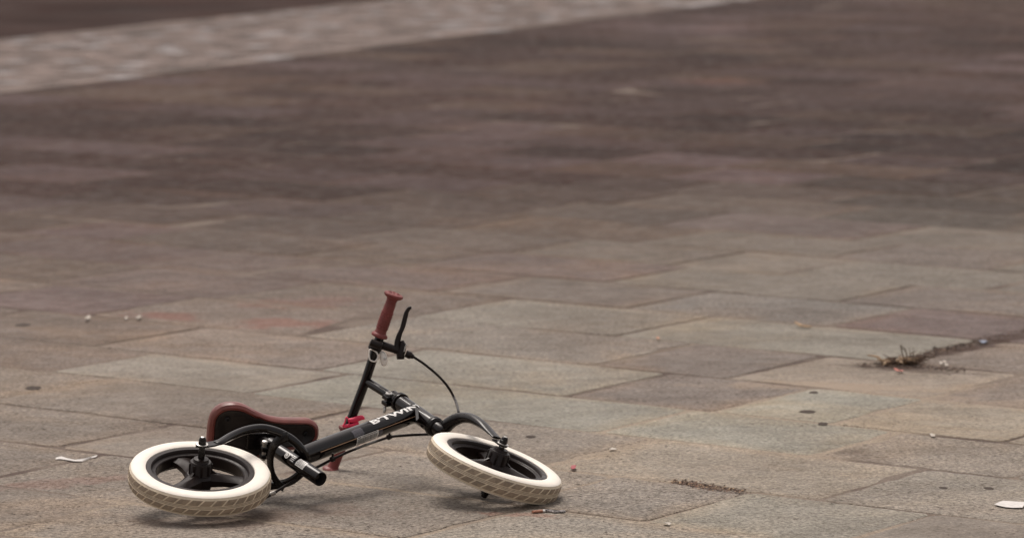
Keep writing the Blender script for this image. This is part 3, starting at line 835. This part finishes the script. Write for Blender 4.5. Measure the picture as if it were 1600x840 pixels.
sweep(mb, [(D(622, 548, bc, 0), .0050, .0070), (D(621, 536, bc, 0), .0042, .0062), (D(623.5, 524, bc, 0), .0036, .0056), (D(629, 511, bc, 0), .0034, .0052), (D(632.5, 498, bc, 0), .0034, .0050), (D(635.5, 487, bc, 0), .0034, .0046), (D(640, 481, bc, 0), .0036, .0040), (D(643, 480.5, bc, 0), .0022, .0026)], M['plastic'], seg=16, up=NR)
part(mb, 'lever_blade', lev)
mb = MB(); sweep(mb, [(D(631, 549, bc, -.006), .0016), (D(634, 540, bc, -.006), .0014), (D(637, 537, bc, -.006), .0012)], M['steel'], seg=10); part(mb, 'cable_anchor', lev)
# brake cable
cab = [(645, 556.5, bc), (652, 561, bc), (665, 570, bc), (684, 586, bc), (700, 604, bc), (711, 624, bc), (716, 641, depth(Ff(.045, .033, 0))+.03), (716, 654, depth(Ff(.045, .033, 0))+.035), (711, 663, depth(Ff(.045, .0, 0))+.035), (700, 671, depth(Ff(.03, -.01, 0))+.025), (686, 677, depth(HT1)+.012), (655, 678.5, TUBE1-NR*.012), (628, 680, TUBE1-NR*.012), (608, 682.5, TUBE1-NR*.010), (585, 690, TUBE1-NR*.008), (560, 699, TUBE0-NR*.006), (538, 708, TUBE0-NR*.008), (519, 717, TUBE0-NR*.010), (500, 727, TUBE0-NR*.016), (480, 738, P(.2, -.04, .06)), (460, 750, P(.18, -.05, .05)), (440, 762, P(.14, -.058, .03)), (424, 772, P(.12, -.06, .01)), (400, 783, P(.09, -.05, .0)), (370, 787, P(.06, -.04, 0))]
mb = MB(); sweep(mb, [(D(px, py, r), .0026) for px, py, r in cab], M['plastic'], seg=12, up=NR, sub=5); part(mb, 'brake_cable')
mb = MB()
for px, py, r in ((519.5, 716.5, TUBE0-NR*.012), (608, 682, TUBE1-NR*.012)):
    mb = MB(); c = D(px, py, r); lathe(mb, c-tdir*.004, tdir, [(0, .004), (.001, .0052), (.007, .0052), (.008, .004)], M['plastic'], seg=14); sweep(mb, [(c, .0022), (c+NR*.010+UP*.002, .0022)], M['plastic'], seg=8)
    part(mb, 'cable_clip')
mb = MB(); c = D(422, 772, P(.12, -.06, .01)); lathe(mb, c, (D(434, 767, P(.12, -.06, .01))-c), [(0, .003), (.001, .0042), (.010, .0042), (.011, .003)], M['steel'], seg=14); part(mb, 'cable_ferrule')

# little silicone lights strapped to the bar
def loop(mb, pts, r, m, rb=None): 
    n = len(pts); pts2 = pts+[pts[0]]
    rs = []; cp = cat([(p,) for p in [pts[-1]]+pts2+[pts[1]]], 5)[5:-6]; cp = [c_[0] for c_ in cp]
    up = BACK
    for i, p in enumerate(cp):
        d = cp[(i+1) % len(cp)]-cp[i-1]; a, b_ = frame_at(d, up)
        rs.append([p+a*(rb or r)*math.cos(t)+b_*r*math.sin(t) for t in (2*PI*k/10 for k in range(10))])
    mb.rings(rs, m, closed=True)
b1 = onbar(583, 557)
mb = MB(); loop(mb, [D(578, 546, b1, -.012), D(587, 549, b1, -.013), D(590.5, 555, b1, -.013), D(589, 561, b1, -.013), D(584.5, 564.5, b1, -.013), D(577.5, 560.5, b1, -.012)], .0016, M['clear'], .0030)
sweep(mb, [(D(595, 549, b1, -.005), .0030, .0030), (D(598, 554, b1, -.005), .0066, .0066), (D(600, 562, b1, -.005), .0070, .0074), (D(600, 569, b1, -.005), .0050, .0056), (D(600, 572, b1, -.005), .0016)], M['clear'], seg=18)
lathe(mb, D(601.5, 560, b1, -.012), BACK, [(0, .0030), (.0008, .0032), (.0012, .002)], M['steel'], seg=14)
sweep(mb, [(D(588, 549, b1, 0), .002, .003), (D(596, 549, b1, 0), .002, .003)], M['clear'], seg=10)
part(mb, 'safety_light', bar, 'small milky white silicone light strapped below the upper grip')
b2 = onbar(548, 655)
mb = MB(); loop(mb, [D(541, 651, b2, -.012), D(545, 656, b2, -.013), D(545, 663, b2, -.013), D(540.5, 666.5, b2, -.013), D(536, 665, b2, -.012), D(539, 659, b2, -.012)], .0014, M['pink'], .003)
sweep(mb, [(D(544, 656, b2, -.011), .0035, .0032), (D(551, 656, b2, -.012), .0050, .0046), (D(558, 654, b2, -.010), .0056, .0050), (D(565, 652, b2, -.006), .0050, .0048), (D(569, 654, b2, -.003), .0022)], M['pink'], seg=16)
sweep(mb, [(D(536, 665, b2, -.012), .003), (D(550, 664, b2, -.012), .0036, .0032), (D(560, 660, b2, -.008), .0036, .003)], M['pink'], seg=12)
part(mb, 'safety_light', bar, 'bright pink silicone light strapped above the lower grip')

# ------------------------------------------------------------------ LITTER AND WEEDS
def top(mb, name, label, cat_, group=None, at=None, kind=None):
    o = mb.build(name); me = o.data
    c = sum((v.co for v in me.vertices), V((0, 0, 0)))/len(me.vertices); c.z = 0
    for v in me.vertices: v.co -= c
    o.location = c
    return props(o, label, cat_, group, kind)
M['butt'] = simple('cigarette_filter', (.36, .16, .10), .8, var=.15, vs=300)
M['paper'] = simple('white_paper', (.62, .59, .56), .8, var=.08, vs=100)
M['ash'] = simple('burnt_paper', (.30, .27, .26), .9, var=.5, vs=260)
M['petal'] = simple('red_petal', (.34, .05, .06), .6)
M['salmon'] = simple('salmon_petal', (.48, .16, .12), .6)
M['orange'] = simple('orange_scrap', (.45, .20, .10), .6)
M['blue'] = simple('blue_scrap', (.22, .25, .33), .5)
M['straw'] = simple('dry_straw', (.42, .28, .16), .8, var=.25, vs=80)
M['weed'] = simple('withered_weed', (.13, .075, .045), .85, var=.3, vs=80)
M['soil'] = simple('dark_soil', (.05, .03, .023), .95, var=.3, vs=200, spec=.08)
M['gum'] = simple('trodden_gum', (.078, .062, .053), .95, var=.2, vs=100, spec=.08)
M['crumb'] = simple('pale_crumb', (.48, .43, .37), .8, var=.15, vs=200)
M['leaf'] = simple('brown_leaf', (.16, .085, .05), .8, var=.3, vs=100)

# cigarette butt
mb = MB(); a, b_ = G(832, 799, .004), G(848, 797.5, .004); d = (b_-a); L = d.length
root = bpy.data.objects.new('cigarette_butt', None); COL.objects.link(root); root.location = V((a.x, a.y, 0))
props(root, 'flattened orange cigarette butt with ash on the slab below the front tyre', 'cigarette butt')
mb2 = MB(); sweep(mb2, [(a, .0024, .004), (b_, .0026, .004)], M['butt'], seg=14, up=V((0, 0, 1)), smooth_path=False); mb2.build('filter', root)
mb2 = MB(); c = G(852, 797.5, .004); sweep(mb2, [(b_, .0028, .0042), (c, .0030, .0045)], M['paper'], seg=14, up=V((0, 0, 1)), smooth_path=False); mb2.build('paper', root)
mb2 = MB(); pts = [(c, .003, .0045)]
for k in range(1, 8):
    q_ = G(852+k*4.2, 798-math.sin(k)*.8+k*.1, .0030); pts.append((q_, .0022+rnd.uniform(0, .0016), .0050+rnd.uniform(-.002, .002)))
sweep(mb2, pts, M['ash'], seg=9, up=V((0, 0, 1)), sub=2); mb2.build('burnt_end', root)

def scrap(name, pts, z, m, label, cat_, group=None, th=.0006, curl=.0):
    """thin crumpled sheet with real thickness; pts are ground points"""
    mb = MB(); c = sum(pts, V((0, 0, 0)))/len(pts)
    ol = []
    for k in range(len(pts)):
        p, n_ = pts[k], pts[(k+1) % len(pts)]
        for s_ in (0, .5): ol.append(p.lerp(n_, s_)+V((rnd.uniform(-1, 1), rnd.uniform(-1, 1), 0))*(p-n_).length*.05)
    def zz(p): return z+curl*(mnoise.noise(p*60)+.6)
    lo = [mb.bm.verts.new((p.x, p.y, zz(p))) for p in ol]; hi = [mb.bm.verts.new((p.x, p.y, zz(p)+th)) for p in ol]
    cl_, ch_ = mb.bm.verts.new((c.x, c.y, zz(c))), mb.bm.verts.new((c.x, c.y, zz(c)+th)); k_ = mb.mi(m); n = len(ol)
    for k in range(n):
        for f in ((hi[k], hi[(k+1) % n], ch_), (lo[(k+1) % n], lo[k], cl_), (lo[k], lo[(k+1) % n], hi[(k+1) % n], hi[k])):
            mb.bm.faces.new(f).material_index = k_
    return top(mb, name, label, cat_, group)
# paper strip left of the rear wheel
mb = MB(); pp = [(87, 717.5), (95, 717), (104, 718.5), (116, 720.5), (128, 720.5), (137, 718), (143, 715.5), (151, 713.5)]
rs = []
for i, (px, py) in enumerate(pp):
    p = G(px, py, 0); wd = .0055+.002*math.sin(i*2.1); tw = .0018+.0012*math.sin(i*1.7)
    rs.append([p+V((0, -wd, .0012)), p+V((.001, wd, .0015+tw)), p+V((.001, wd, .0022+tw)), p+V((0, -wd, .0020))])
mb.rings(rs, M['paper'], smooth=False); top(mb, 'paper_strip', 'thin torn white paper strip lying left of the rear wheel', 'litter')
scrap('paper_scrap', [G(1553, 790), G(1566, 784.5), G(1606, 786), G(1598, 795), G(1570, 794)], .002, M['paper'], 'white paper scrap on the pavement at the lower right edge of the photo', 'litter', curl=.002)
def blob(px, py, w_, h_, m, name, label, cat_, group=None, z=.002, th=.0008, curl=.001):
    c = G(px, py); kx = depth(c)/F; ky = kx/ (H/((c-CAM).length))
    ol = [c+V((math.cos(t)*w_/2*kx*rnd.uniform(.8, 1.2), math.sin(t)*h_/2*ky*rnd.uniform(.8, 1.2), 0)) for t in (2*PI*k/7 for k in range(7))]
    return scrap(name, ol, z, m, label, cat_, group, th, curl)
blob(896, 733, 10, 5, M['petal'], 'petal', 'small crimson petal on the slab right of the front tyre', 'petal', curl=.004)
blob(1405, 582, 15, 2.5, M['salmon'], 'petal', 'salmon pink petal in front of the withered weed', 'petal', curl=.006)
blob(1028, 531, 6, 3, M['orange'], 'scrap', 'tiny orange scrap on the joint left of the dark slab', 'litter', curl=.006)
blob(1537, 536, 15, 2.5, M['blue'], 'scrap', 'small blue-grey scrap by the mossy joint right of the weed', 'litter', curl=.005)
blob(958, 703, 12, 3.5, M['crumb'], 'stone_chip', 'pale flat chip stuck on the joint above right of the front wheel', 'chip', 'pale chips on the paving')
blob(1042, 821, 13, 3.5, M['crumb'], 'stone_chip', 'pale crumbly chip near the bottom edge of the photo', 'chip', 'pale chips on the paving', curl=.004)
blob(1457, 682, 8, 4, M['crumb'], 'stone_chip', 'white chip at the slab corner on the right', 'chip', 'pale chips on the paving', curl=.004)
blob(137, 501, 7, 5, M['crumb'], 'stone_chip', 'pale yellowish crumb far left, left of two others', 'chip', 'pale chips on the paving', curl=.008)
blob(217, 499, 7, 5, M['crumb'], 'stone_chip', 'pale yellowish crumb, right of a smaller one on the left paving', 'chip', 'pale chips on the paving', curl=.008)
blob(197, 500, 4, 4, M['crumb'], 'stone_chip', 'smallest pale crumb, between two larger ones on the left paving', 'chip', 'pale chips on the paving', curl=.006)
for i, (px, py) in enumerate([(1470, 570), (1479, 573), (1476, 567)]):
    blob(px, py, 5, 2.5, M['crumb'], 'stone_chip', ['whitish crumb right of the weed, left of two neighbours', 'whitish crumb right of the weed, nearest of three', 'whitish crumb right of the weed, farthest of three'][i], 'chip', 'pale chips on the paving', curl=.006)
for px, py, w_, h_, lab in [(52, 606, 28, 6, 'dark gum stain left of the saddle near the left edge'), (37, 508, 26, 5, 'dark gum stain farthest back on the left paving'), (1262, 643, 30, 5, 'long dark gum stain on the greenish slab'),
                            (1474, 762, 16, 4, 'small dark gum stain, left one of two at the right edge'), (1545, 763, 17, 4, 'small dark gum stain, right one of two above the white paper scrap'), (1271, 613, 15, 3, 'small dark gum stain on the upper edge of the greenish slab'), (830, 682, 18, 4, 'faint dark gum stain on the slab behind the front wheel'),
                            (1286, 662, 18, 5, 'ragged dark gum stain just in front of the long one on the greenish slab')]:
    blob(px, py, w_, h_, M['gum'], 'gum_spot', lab, 'gum stain', 'trodden gum on the paving', z=.0006, th=.0003, curl=0)
# dry curled straw
mb = MB(); sweep(mb, [(G(1243, 503, .012), .002, .003), (G(1249, 507, .008), .003, .005), (G(1256, 509, .006), .003, .006), (G(1268, 510, .005), .0016, .003)], M['straw'], seg=10, up=V((0, 0, 1)), sub=4); top(mb, 'dry_leaf', 'curled straw-coloured leaf lying left of the weed', 'leaf')
# debris: soil crumbs packed in the joint, too many to count
def crumbs(name, label, pts, n, m, sz, spread, z0=.0005):
    mb = MB(); segs = list(zip(pts, pts[1:]))
    for _ in range(n):
        (a_, b2_) = rnd.choice(segs); p = a_.lerp(b2_, rnd.random())+V((rnd.gauss(0, spread*.6), rnd.gauss(0, spread), 0)); s_ = rnd.uniform(.4, 1)*sz
        tet = [p+V((math.cos(t)*s_*rnd.uniform(.7, 1.4), math.sin(t)*s_*rnd.uniform(.7, 1.4), z0)) for t in (0, 1.3, 2.5, 3.8, 5.0)]
        topv = p+V((0, 0, s_*rnd.uniform(.4, .9))); vs = [mb.bm.verts.new(q_) for q_ in tet]; tv = mb.bm.verts.new(topv); k_ = mb.mi(rnd.choice(m))
        for k in range(5): mb.bm.faces.new((vs[k], vs[(k+1) % 5], tv)).material_index = k_
    return top(mb, name, label, 'dirt', kind='stuff')
crumbs('soil', 'brown soil and leaf crumbs in the joint on the lower right', [G(1052, 751), G(1085, 757), G(1110, 762), G(1160, 767)], 700, [M['soil'], M['soil'], M['leaf'], M['gum'], M['leaf'], M['soil'], M['straw']], .0026, .016)
crumbs('soil', 'dark soil crumbs round the withered weed', [G(1345, 569), G(1405, 571), G(1440, 572), G(1505, 579)], 500, [M['soil'], M['gum'], M['weed']], .0036, .022)
crumbs('soil', 'dark dirt and moss along the joint at the right edge', [G(1420, 563), G(1470, 547), G(1530, 534), G(1640, 508)], 800, [M['soil'], M['gum'], M['weed']], .0042, .020)
crumbs('grit', 'loose grit and specks scattered over the slabs', [G(-50, 690), G(400, 800), G(800, 750), G(1200, 800), G(1650, 700)], 900, [M['soil'], M['gum'], M['crumb'], M['leaf']], .0016, .55)
# withered weed
root = bpy.data.objects.new('weed', None); COL.objects.link(root); wp = G(1408, 568); root.location = wp
props(root, 'withered brown weed tuft growing at the corner of dark paving slabs', 'weed')
mb = MB(); mb3 = MB()
for k in range(120):
    up_ = k < 4; straw = (not up_) and k % 4 < 1
    an = rnd.uniform(0, 2*PI); ln_ = rnd.uniform(.034, .050) if up_ else rnd.uniform(.02, .045); rr = rnd.uniform(0, .026)
    o_ = wp+V((math.cos(an)*rr*1.4+(.014 if up_ else (-.018 if straw else .006)), math.sin(an)*rr, 0))
    lean = V((math.cos(an)*.9, math.sin(an)*.9, rnd.uniform(.08, .6))).normalized() if not up_ else V((rnd.uniform(-.3, .6), rnd.uniform(-.3, .3), 1)).normalized()
    t_ = mb3 if straw else mb; mm = M['straw'] if straw else M['weed']
    m1 = o_+lean*ln_*.5+V((rnd.uniform(-.006, .006), 0, .005)); m2 = o_+lean*ln_+V((rnd.uniform(-.010, .010), 0, -.003))
    if m2.z < .002: m2.z = .002
    sweep(t_, [(o_, .0012), (m1, .0012, .0026 if straw else .0013), (m2, .0005)], mm, seg=6, up=V((0, 0, 1)), sub=3)
    if up_:
        m3 = m1+V((rnd.uniform(-.02, .02), 0, .016)); sweep(t_, [(m1, .0010), (m3, .0005)], mm, seg=5)
mb.build('stem', root, wp); mb3.build('leaf', root, wp)
